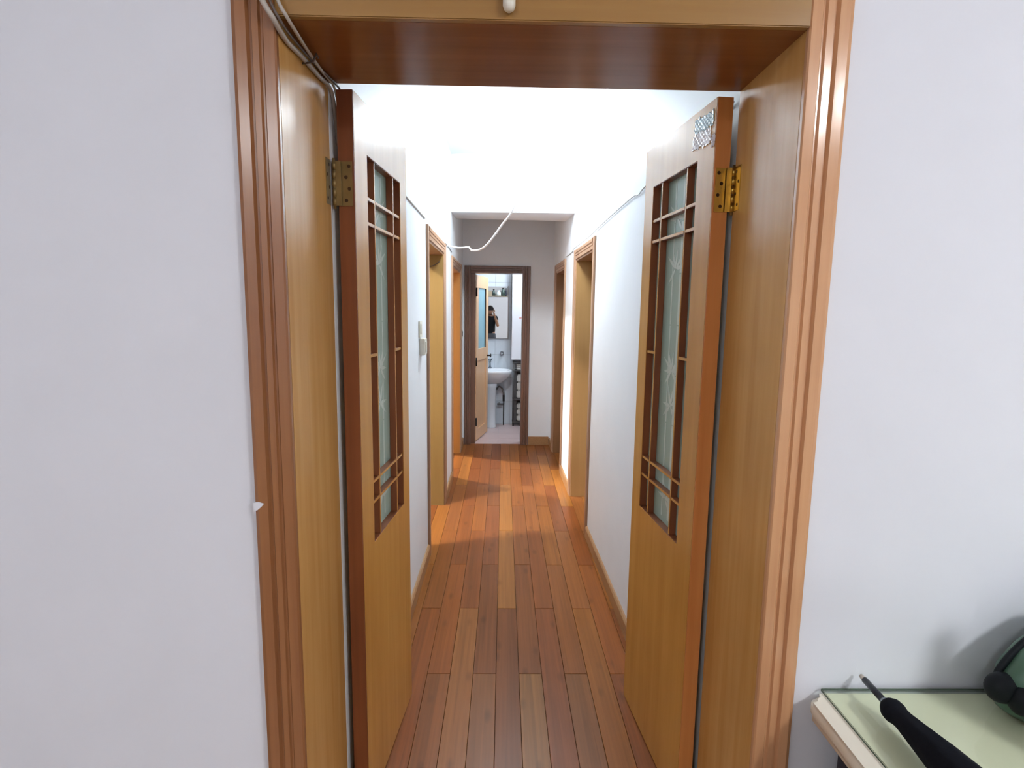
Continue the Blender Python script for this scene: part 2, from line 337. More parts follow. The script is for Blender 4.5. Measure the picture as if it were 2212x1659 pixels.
for k in range(-9, 11):
    x0 = -.015 + W_ * k
    y = (2.583 if k % 2 == 0 else 2.085) - .974 * 2
    while y < YB + .02:
        a, b_ = max(y, 1.0), min(y + .974, YB + .03)
        if b_ - a > .05:
            L_ = round(b_ - a, 3)
            if L_ not in cache:
                mb = MB(); mb.box(-W_ / 2 + .0007, W_ / 2 - .0007, -L_ / 2 + .0008, L_ / 2 - .0008, -.012, 0)
                be = [e for e in mb.bm.edges if all(v.co.z > -.001 for v in e.verts)]
                bmesh.ops.bevel(mb.bm, geom=be, offset=.0009, segments=1, affect='EDGES')
                p = mb.build('plank', 'plank', floor, origin=(0, 0, 0)); cache[L_] = p.data
            else:
                p = bpy.data.objects.new('plank', cache[L_]); COL.objects.link(p); p.parent = floor; p.matrix_parent_inverse = PW[floor.name].inverted()
            p.location = (x0 + W_ / 2, (a + b_) / 2, rnd.uniform(-.0006, 0))
            c = pick(k, y, y + .974); c = s2l(tuple(a_ * .6 + b2 * .4 for a_, b2 in zip(c, (172, 108, 66)))); c = (c[0] * .62, c[1] * .575, c[2] * .37); j = rnd.uniform(.93, 1.06)
            p.color = (c[0] * j, c[1] * j, c[2] * j, 1)
        y += .974
mb = MB(); mb.box(-4.4, -.86, 1.5, 7.6, -.0124, -.001); mb.box(.92, 3.0, 1.5, 7.0, -.0124, -.001); mb.box(-2.45, 2.55, -3.3, .99, -.0124, -.001)
rf = mb.build('room_floor', 'base', floor); rf['label'] = 'wood floor of the rooms beside the corridor'

# ---------------------------------------------------------------- door frames
PROF = [(0, 0), (0, .010), (.003, .0135), (.022, .0145), (.025, .0105), (.0285, .0105), (.031, .0165), (.043, .0165), (.046, .011), (.0495, .011), (.053, .0195), (.072, .0205), (.080, .0165), (.081, 0)]
# wide near doorway
d1 = thing('door_1', (.07, 1.3, 0), 'wide amber-varnished door frame lining the opening into the corridor', 'door frame', kind='structure')
mb = MB(); mb.box(-.451, -.436, 1.1475, 1.449, 0, 2.011); mb.build('jamb', 'jamb', d1)
mb = MB(); mb.box(.579, .594, 1.1475, 1.449, 0, 2.011); mb.build('jamb', 'jamb', d1)
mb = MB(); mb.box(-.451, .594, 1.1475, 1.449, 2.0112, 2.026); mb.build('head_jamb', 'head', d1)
mb = MB(); mb.prism([(-.4365 - u, 1.147 - t) for u, t in PROF], 'z', 0, 2.20, smooth=False); mb.build('casing', 'casing_shaded', d1)['label'] = 'left moulded casing, shade painted in as darker brown'
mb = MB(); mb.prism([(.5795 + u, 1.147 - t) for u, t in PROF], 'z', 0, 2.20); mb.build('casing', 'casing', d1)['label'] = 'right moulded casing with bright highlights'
mb = MB(); mb.box(-.436, .579, 1.131, 1.147, 2.0105, 2.12, bev=.002); mb.build('head_casing', 'headcas', d1)

mb = MB(); mb.prism([(-.5195, 1.062), (-.508, 1.064), (-.497, 1.060), (-.503, 1.053), (-.511, 1.046), (-.5195, 1.044)], 'y', 1.1255, 1.1372)
mb.build('paint_smear', 'wall', d1)['label'] = 'white paint smear across the left casing edge'

def side_frame(name, F, a, b, h, jm, cs, label, cas='casing_side', casr=None):
    """lined opening a..b in a side wall; casing on the corridor face"""
    o = thing(name, F((0, (a + b) / 2, 0)), label, 'door frame', kind='structure')
    t = .018
    mb = MB(); mb.box(-.001, T + .004, a, a + t, 0, h - t, F); mb.build('jamb', jm, o)
    mb = MB(); mb.box(-.001, T + .004, b - t, b, 0, h - t, F); mb.build('jamb', jm, o)
    mb = MB(); mb.box(-.001, T + .004, a, b, h - t, h, F); mb.build('head_jamb', cs, o)
    wd = .072
    def c(pr, s_): return [(-q[1] * .75, s_ * q[0] * wd / .081) for q in pr]
    mb = MB(); mb.prism([(-q[1] * .75, a + .006 - q[0] * wd / .081) for q in PROF], 'z', 0, h + wd - .006, F); mb.build('casing', casr or cas, o)
    mb = MB(); mb.prism([(-q[1] * .75, b - .006 + q[0] * wd / .081) for q in PROF], 'z', 0, h + wd - .006, F); mb.build('casing', cas, o)
    mb = MB()
    mb.prism([(-q[1] * .75, h - .006 + q[0] * wd / .081) for q in PROF], 'y', a + .0065, b - .0065, F); mb.build('head_casing', cas, o)
    return o
side_frame('door_4', FL, *OL[0], 1.865, 'yellowlitjamb', 'casing_side', 'nearer left side doorway lined in varnished wood, lamplight painted in yellow')
side_frame('door_5', FL, *OL[1], 1.835, 'orangelitjamb', 'casing_side', 'farther left side doorway lined in wood, its light painted in orange, beside the end wall')
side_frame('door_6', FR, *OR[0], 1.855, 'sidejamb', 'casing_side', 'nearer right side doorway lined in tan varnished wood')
side_frame('door_7', FR, *OR[1], 1.845, 'unlitjamb', 'casing_side', 'farther right side doorway, its lack of light painted in dark brown')
# bathroom frame
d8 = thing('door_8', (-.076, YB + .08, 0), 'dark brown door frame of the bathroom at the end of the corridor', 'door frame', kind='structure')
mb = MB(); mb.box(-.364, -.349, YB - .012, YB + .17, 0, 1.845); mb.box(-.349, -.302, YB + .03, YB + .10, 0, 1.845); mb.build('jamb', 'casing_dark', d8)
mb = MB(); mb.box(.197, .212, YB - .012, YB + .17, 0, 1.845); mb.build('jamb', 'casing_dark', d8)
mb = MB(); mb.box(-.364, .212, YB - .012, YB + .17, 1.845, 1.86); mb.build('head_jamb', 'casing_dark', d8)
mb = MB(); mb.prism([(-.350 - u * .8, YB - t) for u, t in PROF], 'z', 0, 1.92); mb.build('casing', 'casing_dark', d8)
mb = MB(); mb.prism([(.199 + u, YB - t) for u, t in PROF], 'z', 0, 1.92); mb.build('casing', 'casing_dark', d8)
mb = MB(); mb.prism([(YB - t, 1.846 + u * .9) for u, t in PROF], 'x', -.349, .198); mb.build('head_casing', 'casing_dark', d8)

# ---------------------------------------------------------------- skirting
def skirt(name, mb, label): return tag(mb.build(name, 'base'), label, 'skirting board', kind='structure')
def sk_left(n, y0, y1, lab):
    mb = MB(); mb.prism([(-.0, 0), (-.014, 0), (-.014, .066), (-.008, .076), (0, .078)], 'y', y0, y1, lambda p: (XL - p[0], p[1], p[2])); skirt(n, mb, lab)
def sk_right(n, y0, y1, lab):
    mb = MB(); mb.prism([(0, 0), (-.014, 0), (-.014, .066), (-.008, .076), (0, .078)], 'y', y0, y1, FR); skirt(n, mb, lab)
sk_left('baseboard_left_1', 1.46, 3.157, 'left skirting board between the open door leaf and the first doorway')
sk_left('baseboard_left_2', 4.123, 4.667, 'short left skirting board between the two left doorways')
sk_left('baseboard_left_3', 5.643, YB - .001, 'scuffed left skirting stub beside the bathroom frame')
sk_right('baseboard_right_1', 1.46, 3.457, 'right skirting board between the open door leaf and the first doorway')
sk_right('baseboard_right_2', 4.343, 4.887, 'short right skirting board between the two right doorways')
sk_right('baseboard_right_3', 5.703, YB - .001, 'right skirting stub by the end wall')
mb = MB(); mb.box(.282, xr(YB) - .016, YB - .014, YB, 0, .095, bev=.003); skirt('baseboard_back', mb, 'skirting board on the end wall right of the bathroom door')

# ---------------------------------------------------------------- lattice door leaves
def leaf(name, hinge, end, sign, label, glass_label):
    """hinge, end: (x, y) of the corridor-side face; sign: +1 thickness goes to +x (right leaf), -1 to -x"""
    h = Vector((*hinge, 0)); d = (Vector((*end, 0)) - h).normalized(); n = Vector((d.y, -d.x, 0)) * sign
    F = lambda p: tuple(h + d * p[0] + n * p[1] + Vector((0, 0, p[2])))
    o = thing(name, tuple(h), label, 'door', kind='structure')
    LW, TH, LT = .505, .042, 2.0
    a, b, z0, z1 = .100, .428, .79, 1.872
    mb = MB(); mb.box(.004, a, 0, TH, .008, LT, F); mb.box(b, LW, 0, TH, .008, LT, F); mb.box(a, b, 0, TH, z1, LT, F); mb.box(a, b, 0, TH, .008, z0, F)
    mb.build('leaf_panel', 'leaf', o)
    mb = MB(); mb.box(0, .0038, .0005, TH - .0005, .008, LT, F, bev=.0006); mb.build('edge_strip', 'mahog_lit' if sign > 0 else 'mahog', o)['label'] = 'red-brown edge strip'
    # dark reveal lining round the glazed opening
    e = .0015
    mb = MB(); mb.box(a, a + e, .0015, TH, z0, z1, F); mb.box(b - e, b, .0015, TH, z0, z1, F); mb.box(a + e, b - e, .0015, TH, z0, z0 + e, F); mb.box(a + e, b - e, .0015, TH, z1 - e, z1, F)
    mb.build('reveal_lining', 'mahog', o)
    gd = .025
    mb = MB(); mb.box(a + e, b - e, gd, gd + .004, z0 + e, z1 - e, F); g = mb.build('glass_pane', 'doorglass', o); g['label'] = glass_label
    # etched bamboo on the pane
    eb = MB(); yy = gd - .0008
    def poly(pts):
        A = [eb.bm.verts.new(F((u, yy, v))) for u, v in pts]; B = [eb.bm.verts.new(F((u, gd - .0001, v))) for u, v in pts]
        eb.bm.faces.new(A); eb.bm.faces.new(B[::-1])
        for i in range(len(A)): eb.bm.faces.new((A[i], B[i], B[(i + 1) % len(A)], A[(i + 1) % len(A)]))
    def blade(u, v, ang, ln, wd):
        c, s_ = math.cos(ang), math.sin(ang)
        pts = [(0, 0), (.3, .5), (.55, .42), (1, 0), (.55, -.42), (.3, -.5)]
        poly([(u + c * q * ln - s_ * r * wd, v + s_ * q * ln + c * r * wd) for q, r in pts])
    for u0, lean, wd in ((.232, .0, .014), (.285, .008, .008)):
        v = z0 + .02
        while v < z1 - .05:
            ln = .155; v2 = min(v + ln, z1 - .01)
            poly([(u0 - wd / 2 + lean * (v - z0), v), (u0 + wd / 2 + lean * (v - z0), v), (u0 + wd / 2 * .9 + lean * (v2 - z0), v2 - .004), (u0 - wd / 2 * .9 + lean * (v2 - z0), v2 - .004)])
            v = v2
    for (u, v) in ((.262, 1.285), (.258, 1.175), (.27, 1.60), (.262, .875), (.275, 1.75)):
        for k, ang in enumerate((95, 60, 28, -8, -45, 140, 172, 215)):
            if (k + int(v * 100)) % 4 == 3 and v != 1.285: continue
            blade(u, v, math.radians(ang + (v * 37) % 11), .062 + .016 * ((k * 7) % 3) / 2, .012)
    eb.build('etched_bamboo', 'etch', o)['label'] = 'pale etched bamboo leaves'
    # lattice bars
    t = .009; dp = (.003, gd - .001)
    def bar(s0, s1, zz0, zz1):
        mb = MB(); mb.box(s0, s1, dp[0], dp[1], zz0, zz1, F, bev=.001); bo = mb.build('lattice_bar', ['leaf', 'mahog'], o)
        for f in bo.data.polygons:
            f.material_index = 0 if f.normal.dot(n) < -.5 else 1
    v1, v2 = .170, .356
    bar(v1 - t / 2, v1 + t / 2, z0 + e, z1 - e); bar(v2 - t / 2, v2 + t / 2, z0 + e, z1 - e)
    for zz in (1.762, 1.696, .969, .908):
        bar(a + e, v1 - t / 2, zz - t / 2, zz + t / 2); bar(v1 + t / 2, v2 - t / 2, zz - t / 2, zz + t / 2); bar(v2 + t / 2, b - e, zz - t / 2, zz + t / 2)
    bar(a + e, v1 - t / 2, 1.335 - t / 2, 1.335 + t / 2); bar(v2 + t / 2, b - e, 1.335 - t / 2, 1.335 + t / 2)
    # brass butt hinges
    hm = 'brass' if sign > 0 else 'brass_dull'
    jx = -.436 if sign < 0 else .579
    for zc in (1.776, .075):
        hh = .108
        mb = MB(); mb.box(-.0022, 0, .005, TH - .008, zc - hh / 2, zc + hh / 2, F)
        hg = mb.build('hinge', hm, o)
        # knuckles between jamb and leaf edge
        kx, ky = (hinge[0] + sign * (TH + .007)), hinge[1] - .004
        for i in range(5):
            mb = MB(); q = zc - hh / 2 + hh / 5 * i
            mb.tube([(kx, ky, q + .0006), (kx, ky, q + hh / 5 - .0006)], .0048, 12); mb.build('knuckle', hm, hg)
        mb = MB(); mb.tube([(kx, ky, zc - hh / 2 - .008), (kx, ky, zc + hh / 2 + .006)], [.0036, .0036], 10); mb.build('hinge_pin', 'brass_dull', hg)
        mb = MB(); x_a, x_b = sorted((jx, jx - sign * .0018)); mb.box(x_a, x_b, 1.412, 1.446, zc - hh / 2, zc + hh / 2); mb.build('jamb_plate', hm, hg)
        mb = MB(); mb.quadbox([(min(kx, hinge[0] + sign * (TH - .010)), ky - .0012, zc - hh / 2), (max(kx, hinge[0] + sign * (TH - .010)), ky - .0012, zc - hh / 2), (max(kx, hinge[0] + sign * (TH - .010)), ky + .0008, zc - hh / 2), (min(kx, hinge[0] + sign * (TH - .010)), ky + .0008, zc - hh / 2),
                               (min(kx, hinge[0] + sign * (TH - .010)), ky - .0012, zc + hh / 2), (max(kx, hinge[0] + sign * (TH - .010)), ky - .0012, zc + hh / 2), (max(kx, hinge[0] + sign * (TH - .010)), ky + .0008, zc + hh / 2), (min(kx, hinge[0] + sign * (TH - .010)), ky + .0008, zc + hh / 2)])
        mb.build('leaf_plate', hm, hg)
        for i, zz in enumerate((-.040, -.012, .016, .042)):
            mb = MB(); uu = .013 if i % 2 else .021
            c0 = F((-.0022, uu, zc + zz)); c1 = F((-.0034, uu, zc + zz)); mb.tube([c0, c1], [.0046, .0040], 12); mb.build('screw', 'screw', hg)
            mb = MB(); yy2 = 1.421 + .014 * (i % 2); xx = jx - sign * .0018
            mb.tube([(xx, yy2, zc + zz), (xx - sign * .001, yy2, zc + zz)], [.0042, .0036], 12); mb.build('screw', 'screw', hg)
    return o, F
dl, FLL = leaf('door_2', (-.377, 1.452), (-.335, 1.955), -1, 'open left lattice door leaf with frosted bamboo glass and dull brass hinge', 'frosted grey-green glass')
dr, FRL = leaf('door_3', (.526, 1.452), (.478, 1.954), 1, 'open right lattice door leaf with torn sticker and shiny brass hinge', 'frosted grey-green glass')
# torn sticker remains on the right leaf
def crumple(name, mat, poly_s, seed, parent, label, amp=.0024):
    r = random.Random(seed); mb = MB(); nx, nz = 12, 10; g = []
    (s0, s1, z0, z1, slant) = poly_s
    for i in range(nx + 1):
        row = []
        for j in range(nz + 1):
            u = s0 + (s1 - s0) * i / nx; v = z0 + (z1 - z0) * j / nz + slant * (i / nx)
            edge = i in (0, nx) or j in (0, nz)
            du = r.uniform(-.003, .003) if edge else 0; dv = r.uniform(-.005, .005) if edge else 0
            off = amp * abs(math.sin(i * 1.35 + j * .9 + seed)) * r.uniform(.5, 1) + .0006
            row.append((u + du, -off, v + dv))
        g.append(row)
    V = [[mb.bm.verts.new(FRL(p)) for p in row] for row in g]
    B = [[mb.bm.verts.new(FRL((p[0], -.0003, p[2]))) for p in row] for row in g]
    for i in range(nx):
        for j in range(nz):
            mb.bm.faces.new((V[i][j], V[i + 1][j], V[i + 1][j + 1], V[i][j + 1])); mb.bm.faces.new((B[i][j], B[i][j + 1], B[i + 1][j + 1], B[i + 1][j]))
    def side(a, b, c, d): mb.bm.faces.new((a, b, c, d))
    for i in range(nx): side(V[i][0], B[i][0], B[i + 1][0], V[i + 1][0]); side(V[i][nz], V[i + 1][nz], B[i + 1][nz], B[i][nz])
    for j in range(nz): side(V[0][j], V[0][j + 1], B[0][j + 1], B[0][j]); side(V[nx][j], B[nx][j], B[nx][j + 1], V[nx][j + 1])
    o = mb.build(name, mat, parent); o['label'] = label; return o
crumple('sticker', 'sticker_b', (.018, .125, 1.938, 1.974, .008), 3, dr, 'crinkled blue top of a torn sticker')
crumple('sticker', 'sticker_w', (.028, .135, 1.896, 1.936, .008), 5, dr, 'crinkled white lower half of a torn sticker')
crumple('sticker', 'sticker_w', (.004, .020, 1.888, 1.912, .0), 8, dr, 'small white scrap by the edge')

# ---------------------------------------------------------------- bathroom door leaf
def bath_leaf():
    h = Vector((-.296, YB + .112, 0)); ang = math.radians(77.5)
    d = Vector((math.cos(ang), math.sin(ang), 0)); n = Vector((-d.y, d.x, 0))
    F = lambda p: tuple(h + d * p[0] + n * p[1] + Vector((0, 0, p[2])))
    o = thing('door_9', tuple(h), 'pale wood bathroom door leaf standing open, blue frosted upper pane', 'door', kind='structure')
    LW, TH, LT = .53, .036, 1.832
    a, b = .095, .435
    mb = MB(); mb.box(0, a, 0, TH, .01, LT, F); mb.box(b, LW, 0, TH, .01, LT, F)
    for z0, z1 in ((.01, .13), (.90, 1.03), (1.70, LT)): mb.box(a, b, 0, TH, z0, z1, F)
    mb.build('leaf_frame', 'bathleaf', o)
    mb = MB(); mb.box(a, b, .010, TH - .010, .13, .90, F); mb.build('lower_panel', 'bathleaf', o)
    mb = MB(); mb.box(a, b, .014, .020, 1.03, 1.70, F); mb.build('glass_pane', 'blueglass', o)['label'] = 'frosted pale blue glass pane'
    mb = MB(); mb.box(b - .012, b - .001, .002, .013, 1.03, 1.70, F); mb.build('glazing_bead', 'plastic_d', o)['label'] = 'dark bead beside the pane'
    mb = MB(); mb.tube([F((.475, -.001, .93)), F((.475, -.045, .93))], .010, 12); mb.tube([F((.475, -.045, .93)), F((.475, -.052, .93))], [.024, .018], 16)
    mb.build('door_knob', 'black', o)
    for zc in (1.65, .895, .225):
        mb = MB(); mb.tube([F((-.004, -.006, zc - .045)), F((-.004, -.006, zc + .045))], .008, 12); mb.box(-.003, .028, -.0015, 0, zc - .045, zc + .045, F); mb.build('hinge', 'black', o)
    return o
bath_leaf()

# ---------------------------------------------------------------- bathroom
BX0, BX1, BY0, BY1 = -.80, .70, YB + .16, 7.06
w = MB(); w.box(BX0 - .1, BX1 + .1, BY1, BY1 + .1, 0, 2.6); bw = S('wall_bathroom_back', w, 'grout', 'white tiled bathroom wall behind the wash basin')
w = MB(); w.box(BX0 - .1, BX0, BY0, BY1, 0, 2.6); w2 = S('wall_bathroom_left', w, 'tile', 'white tiled bathroom side wall hidden behind the door leaf')
w = MB(); w.box(BX1, BX1 + .1, BY0, BY1, 0, 2.6); S('wall_bathroom_right', w, 'tile', 'white bathroom side wall behind the frame')
w = MB(); w.box(BX0 - .1, BX1 + .1, BY0, BY1 + .1, 2.6, 2.7); w.box(BX0 - .1, -.68, BY0 - .1, BY0, 0, 2.6); w.box(.78, BX1 + .1, BY0 - .1, BY0, 0, 2.6); S('ceiling_bathroom', w, 'ceiling', 'white bathroom ceiling', 'ceiling')
TW, TH_ = .20, .30; tcache = {}
zr = 0
while zr * TH_ < 2.5:
    xq = BX0 + .095
    while xq < BX1 - .02:
        x1_ = min(xq + TW, BX1)
        key = round(x1_ - xq, 3)
        if key not in tcache:
            mb = MB(); mb.box(-key / 2 + .001, key / 2 - .001, -.006, 0, .001, TH_ - .001, bev=.0012); t = mb.build('tile', 'tile', bw, origin=(0, 0, 0)); tcache[key] = t.data
        else:
            t = bpy.data.objects.new('tile', tcache[key]); COL.objects.link(t); t.parent = bw; t.matrix_parent_inverse = PW[bw.name].inverted()
        t.location = ((xq + x1_) / 2, BY1, zr * TH_)
        xq += TW
    zr += 1
w = MB(); w.box(BX0, BX1, YB + .02, BY1, -.05, -.007); bf = S('floor_bathroom', w, 'grout', 'pinkish tiled bathroom floor beyond the threshold', 'floor'); fk = None
for i in range(6):
    for j in range(4):
        x0, x1_ = BX0 + .25 * i, BX0 + .25 * (i + 1); y0, y1_ = YB + .025 + .27 * j, min(YB + .025 + .27 * (j + 1), BY1)
        if fk is None:
            mb = MB(); mb.box(-.124, .124, -.134, .134, -.007, 0, bev=.001); t = mb.build('tile', 'ftile', bf, origin=(0, 0, 0)); fk = t.data
        else:
            t = bpy.data.objects.new('tile', fk); COL.objects.link(t); t.parent = bf; t.matrix_parent_inverse = PW[bf.name].inverted()
        t.location = ((x0 + x1_) / 2, y0 + .135, 0)
        if y0 + .27 > BY1 + .08: t.scale = (1, .3, 1)

# pedestal wash basin
bas = thing('wash_basin', (-.15, 6.85, 0), 'white ceramic pedestal wash basin below the mirror', 'basin')
cx, cy = -.15, 6.84
def basin_ring(mb, prof, seg=40):
    rings = []
    for (rx, ry, z, oy) in prof:
        ring = []
        for k in range(seg):
            a = 2 * math.pi * k / seg; ca, sa = math.cos(a), math.sin(a)
            px = rx * abs(ca) ** .8 * (1 if ca >= 0 else -1); py = ry * abs(sa) ** .8 * (1 if sa >= 0 else -1)
            ring.append(mb.bm.verts.new((cx + px, cy + oy + py, z)))
        rings.append(ring)
    for a, b in zip(rings, rings[1:]):
        for k in range(seg):
            f = mb.bm.faces.new((a[k], a[(k + 1) % seg], b[(k + 1) % seg], b[k])); f.smooth = True
    mb.bm.faces.new(rings[0][::-1]); mb.bm.faces.new(rings[-1])
mb = MB()
basin_ring(mb, [(.09, .08, .545, .05), (.15, .11, .575, .03), (.21, .16, .625, .01), (.25, .195, .675, 0), (.262, .205, .705, 0), (.262, .205, .722, 0), (.25, .195, .730, 0), (.222, .15, .728, -.03), (.20, .13, .700, -.03), (.15, .10, .655, -.03), (.05, .04, .640, -.03)])
mb.build('bowl', 'ceramic', bas)
mb = MB(); mb.lathe([(.072, 0), (.076, .012), (.066, .04), (.062, .3), (.068, .5), (.085, .556)], 28, (cx, 6.85, 0), 1, .9); mb.build('pedestal', 'ceramic', bas)
mb = MB(); fx = -.165
mb.lathe([(.022, 0), (.022, .012), (.013, .02), (.012, .075), (.015, .085), (.015, .10)], 16, (fx, 6.985, .729)); mb.tube([(fx, 6.985, .79), (fx, 6.93, .815), (fx, 6.88, .80), (fx, 6.87, .78)], [.010, .010, .009, .009], 12)
mb.build('tap', 'chrome', bas); mb = MB(); mb.sphere((fx, 6.985, .838), .020, 1.3, 1, .7); mb.tube([(fx, 6.985, .84), (fx + .03, 6.95, .856)], [.007, .005], 10); mb.build('tap_handle', 'chrome', bas)
mb = MB(); mb.lathe([(.02, 0), (.022, .003), (.01, .004)], 16, (cx, 6.81, .6405)); mb.build('plug_hole', 'chrome', bas)
# drain hose and stop valve
dh = thing('drain_hose', (.0, 6.98, 0), 'grey and black drain hose dropping to the floor beside the basin pedestal', 'hose')
mb = MB(); mb.tube(smooth_path([(-.075, 6.93, .47), (-.05, 6.97, .50), (-.01, 6.98, .475), (.012, 6.98, .41), (.014, 6.98, .36)]), .011, 10); mb.build('hose', 'hose', dh)
mb = MB(); mb.tube([(.014, 6.98, .37), (.014, 6.98, .0)], .008, 10); mb.tube([(.012, 6.98, .39), (.012, 6.98, .31)], .014, 12); mb.build('standpipe', 'black', dh)
mb = MB(); mb.tube([(-.045, 7.053, .27), (-.045, 7.0, .27)], .012, 10); mb.tube([(-.07, 6.99, .27), (.005, 6.985, .27)], .013, 10); mb.build('valve', 'hose', dh)

# wall mirror
mi = thing('wall_mirror', (-.13, BY1 - .008, 1.1), 'frameless looking wall mirror with thin grey edge above the basin', 'mirror')
FM = lambda p: (p[0], p[1] + .0234 * (p[0] - .055), p[2])   # hangs a little crooked
mb = MB(); mb.box(-.33, .052, BY1 - .022, BY1 - .016, 1.106, 1.62, FM); mb.build('glass', 'mirror', mi)
mb = MB(); mb.box(-.335, .057, BY1 - .016, BY1 - .0072, 1.10, 1.75, FM); mb.box(.052, .066, BY1 - .026, BY1 - .0075, 1.10, 1.76, FM, bev=.002); mb.build('frame', 'greyframe', mi)
# shelf over the mirror with toiletries
sh = tag((lambda mb: (mb.box(-.33, .045, BY1 - .125, BY1 - .033, 1.622, 1.634, bev=.002), mb.build('shelf', 'beige'))[1])(MB()), 'narrow beige shelf across the top of the mirror', 'shelf')
def jar(name, x, r, h, mat, capm, label, group=None, sq=False):
    o = thing(name, (x, BY1 - .07, 1.6342), label, name.replace('_', ' ').split()[-1], group)
    mb = MB()
    if sq: mb.box(x - r, x + r, BY1 - .10, BY1 - .045, 1.6342, 1.6342 + h, bev=.003)
    else: mb.lathe([(r * .9, 0), (r, .004), (r, h * .75), (r * .5, h * .85), (r * .5, h)], 18, (x, BY1 - .07, 1.6342))
    mb.build('body', mat, o)
    if not sq:
        mb = MB(); mb.lathe([(r * .58, 0), (r * .58, h * .16), (r * .4, h * .2)], 16, (x, BY1 - .07, 1.6342 + h)); mb.build('cap', capm, o)
    return o
jar('carton', -.175, .026, .055, 'beige', None, 'small beige carton at the left of the mirror shelf', sq=True)
jar('bottle', -.125, .018, .070, 'green_d', 'black', 'dark green bottle beside the beige carton on the mirror shelf')
jar('tub', -.065, .030, .058, 'whitetub', 'whitetub', 'round white tub in the middle of the mirror shelf')
jar('bottle', -.008, .024, .082, 'green_d', 'black', 'stout dark bottle right of the white tub on the mirror shelf')
jar('bottle', .028, .012, .085, 'navy', 'chrome', 'slim navy bottle at the right end of the mirror shelf')
# round soap holder
so = thing('soap_holder', (-.017, BY1 - .006, .92), 'round dull chrome holder stuck to the tiles above the basin', 'holder')
mb = MB(); mb.tube([(-.017, BY1 - .006, .915), (-.017, BY1 - .03, .915)], [.028, .024], 18); mb.build('wall_plate', 'chrome', so)
mb = MB(); mb.tube([(-.017, BY1 - .03, .915), (-.017, BY1 - .065, .905)], .008, 10); mb.tube([(-.03, BY1 - .065, .93), (-.017, BY1 - .068, .905), (.002, BY1 - .065, .928)], .005, 8); mb.build('prongs', 'chrome', so)
# tall white wall cabinet
wc = thing('wall_cabinet', (.26, 7.0, .84), 'tall white wall cabinet right of the mirror', 'cabinet')
mb = MB(); mb.box(.100, .46, 6.96, BY1 - .007, .842, 2.05); mb.build('carcass', 'panelwhite', wc)
mb = MB(); mb.box(.0965, .0998, 6.938, BY1 - .007, .842, 2.05); mb.build('edge_trim', 'rack', wc)['label'] = 'thin dark edge of the cabinet'
mb = MB(); mb.box(.104, .456, 6.942, 6.958, .846, 2.046, bev=.002); dd = mb.build('door', 'panelwhite', wc)
mb = MB(); mb.box(.195, .222, 6.9405, 6.9418, 1.355, 1.375); mb.build('label_print', 'red', dd)['label'] = 'faded pink print on the cabinet door'
# dark rack with folded cloths below
rk = thing('storage_rack', (.25, 6.98, 0), 'dark grey shelf rack below the white wall cabinet', 'rack')
for px in (.135, .42):
    for py in (6.93, 7.04):
        mb = MB(); mb.tube([(px, py, 0), (px, py, .82)], .010, 10); mb.build('post', 'rack', rk)
for zz in (.045, .335, .70, .80):
    mb = MB(); mb.box(.122, .43, 6.92, BY1 - .007, zz, zz + .018, bev=.002); mb.build('shelf', 'rack', rk)
mb = MB(); mb.box(.124, .175, 6.935, BY1 - .0072, .064, .334); mb.box(.124, .170, 6.935, BY1 - .0072, .354, .699); mb.box(.176, .425, 7.046, BY1 - .0072, .064, .70); mb.build('side_box', 'rack', rk)['label'] = 'dark bins on the left of the rack'
def cloth(x0, x1, z0, z1, lab):
    mb = MB(); n = 3
    for i in range(n):
        a = z0 + (z1 - z0) * i / n; b = z0 + (z1 - z0) * (i + 1) / n
        mb.box(x0, x1, 6.94, 7.04, a + .001, b - .001, bev=min(.012, (b - a) * .3))
    tag(mb.build('towel', 'towel'), lab, 'towel', 'towels on the rack')
cloth(.17, .30, .7185, .79, 'off-white folded towels on the top shelf of the dark rack')
cloth(.175, .30, .3535, .66, 'tall off-white towel pile on the middle shelf of the dark rack')
cloth(.18, .30, .0635, .29, 'off-white towel pile on the bottom shelf of the dark rack')

# ---------------------------------------------------------------- lamps (they light the place)
def ceiling_lamp(name, loc, r, colr, power, label, mat_name, q=1.0):
    o = thing(name, loc, label, 'lamp')
    mb = MB(); mb.lathe([(r * .8, -.001), (r * .82, -.02), (r * .9, -.03)], 32, loc); mb.build('mount', 'plastic', o)
    mb = MB(); mb.lathe([(r * .92, -.030), (r, -.036), (r * 1.0, -.04 - .045 * q), (r * .8, -.045 - .07 * q), (r * .35, -.05 - .08 * q), (r * .05, -.052 - .081 * q)], 32, loc)
    mb.build('diffuser', emit(mat_name, colr, power), o); return o
ceiling_lamp('ceiling_lamp', LIVING_LAMP, .20, (.96, .98, 1.0), P_LIVING, 'round white ceiling lamp of the living room, above and behind the viewer', 'living_lamp_light')
ceiling_lamp('ceiling_lamp', FILL_LAMP, .20, (.96, .98, 1.0), P_FILL, 'round white fill lamp added to the living room, far behind the viewer on the left', 'fill_lamp_light')
ceiling_lamp('ceiling_lamp', HALL_LAMP, .15, (.86, .98, 1.06), P_HALL, 'round white ceiling lamp blazing in the corridor', 'hall_lamp_light', .55)
ceiling_lamp('ceiling_lamp', (-2.1, 2.77, TOP), .13, (1.0, .97, .93), P_LEFT, 'round ceiling lamp of the room behind the nearer left doorway', 'left_room_lamp_light')
ceiling_lamp('ceiling_lamp', (-3.4, 6.6, TOP), .13, (1.0, .97, .93), P_FAR, 'round ceiling lamp of the room behind the farther left doorway', 'far_room_lamp_light')
ceiling_lamp('ceiling_lamp', (.46, 6.32, 2.6), .12, (.93, .97, 1.0), P_BATH, 'round white ceiling lamp of the bathroom', 'bathroom_lamp_light')

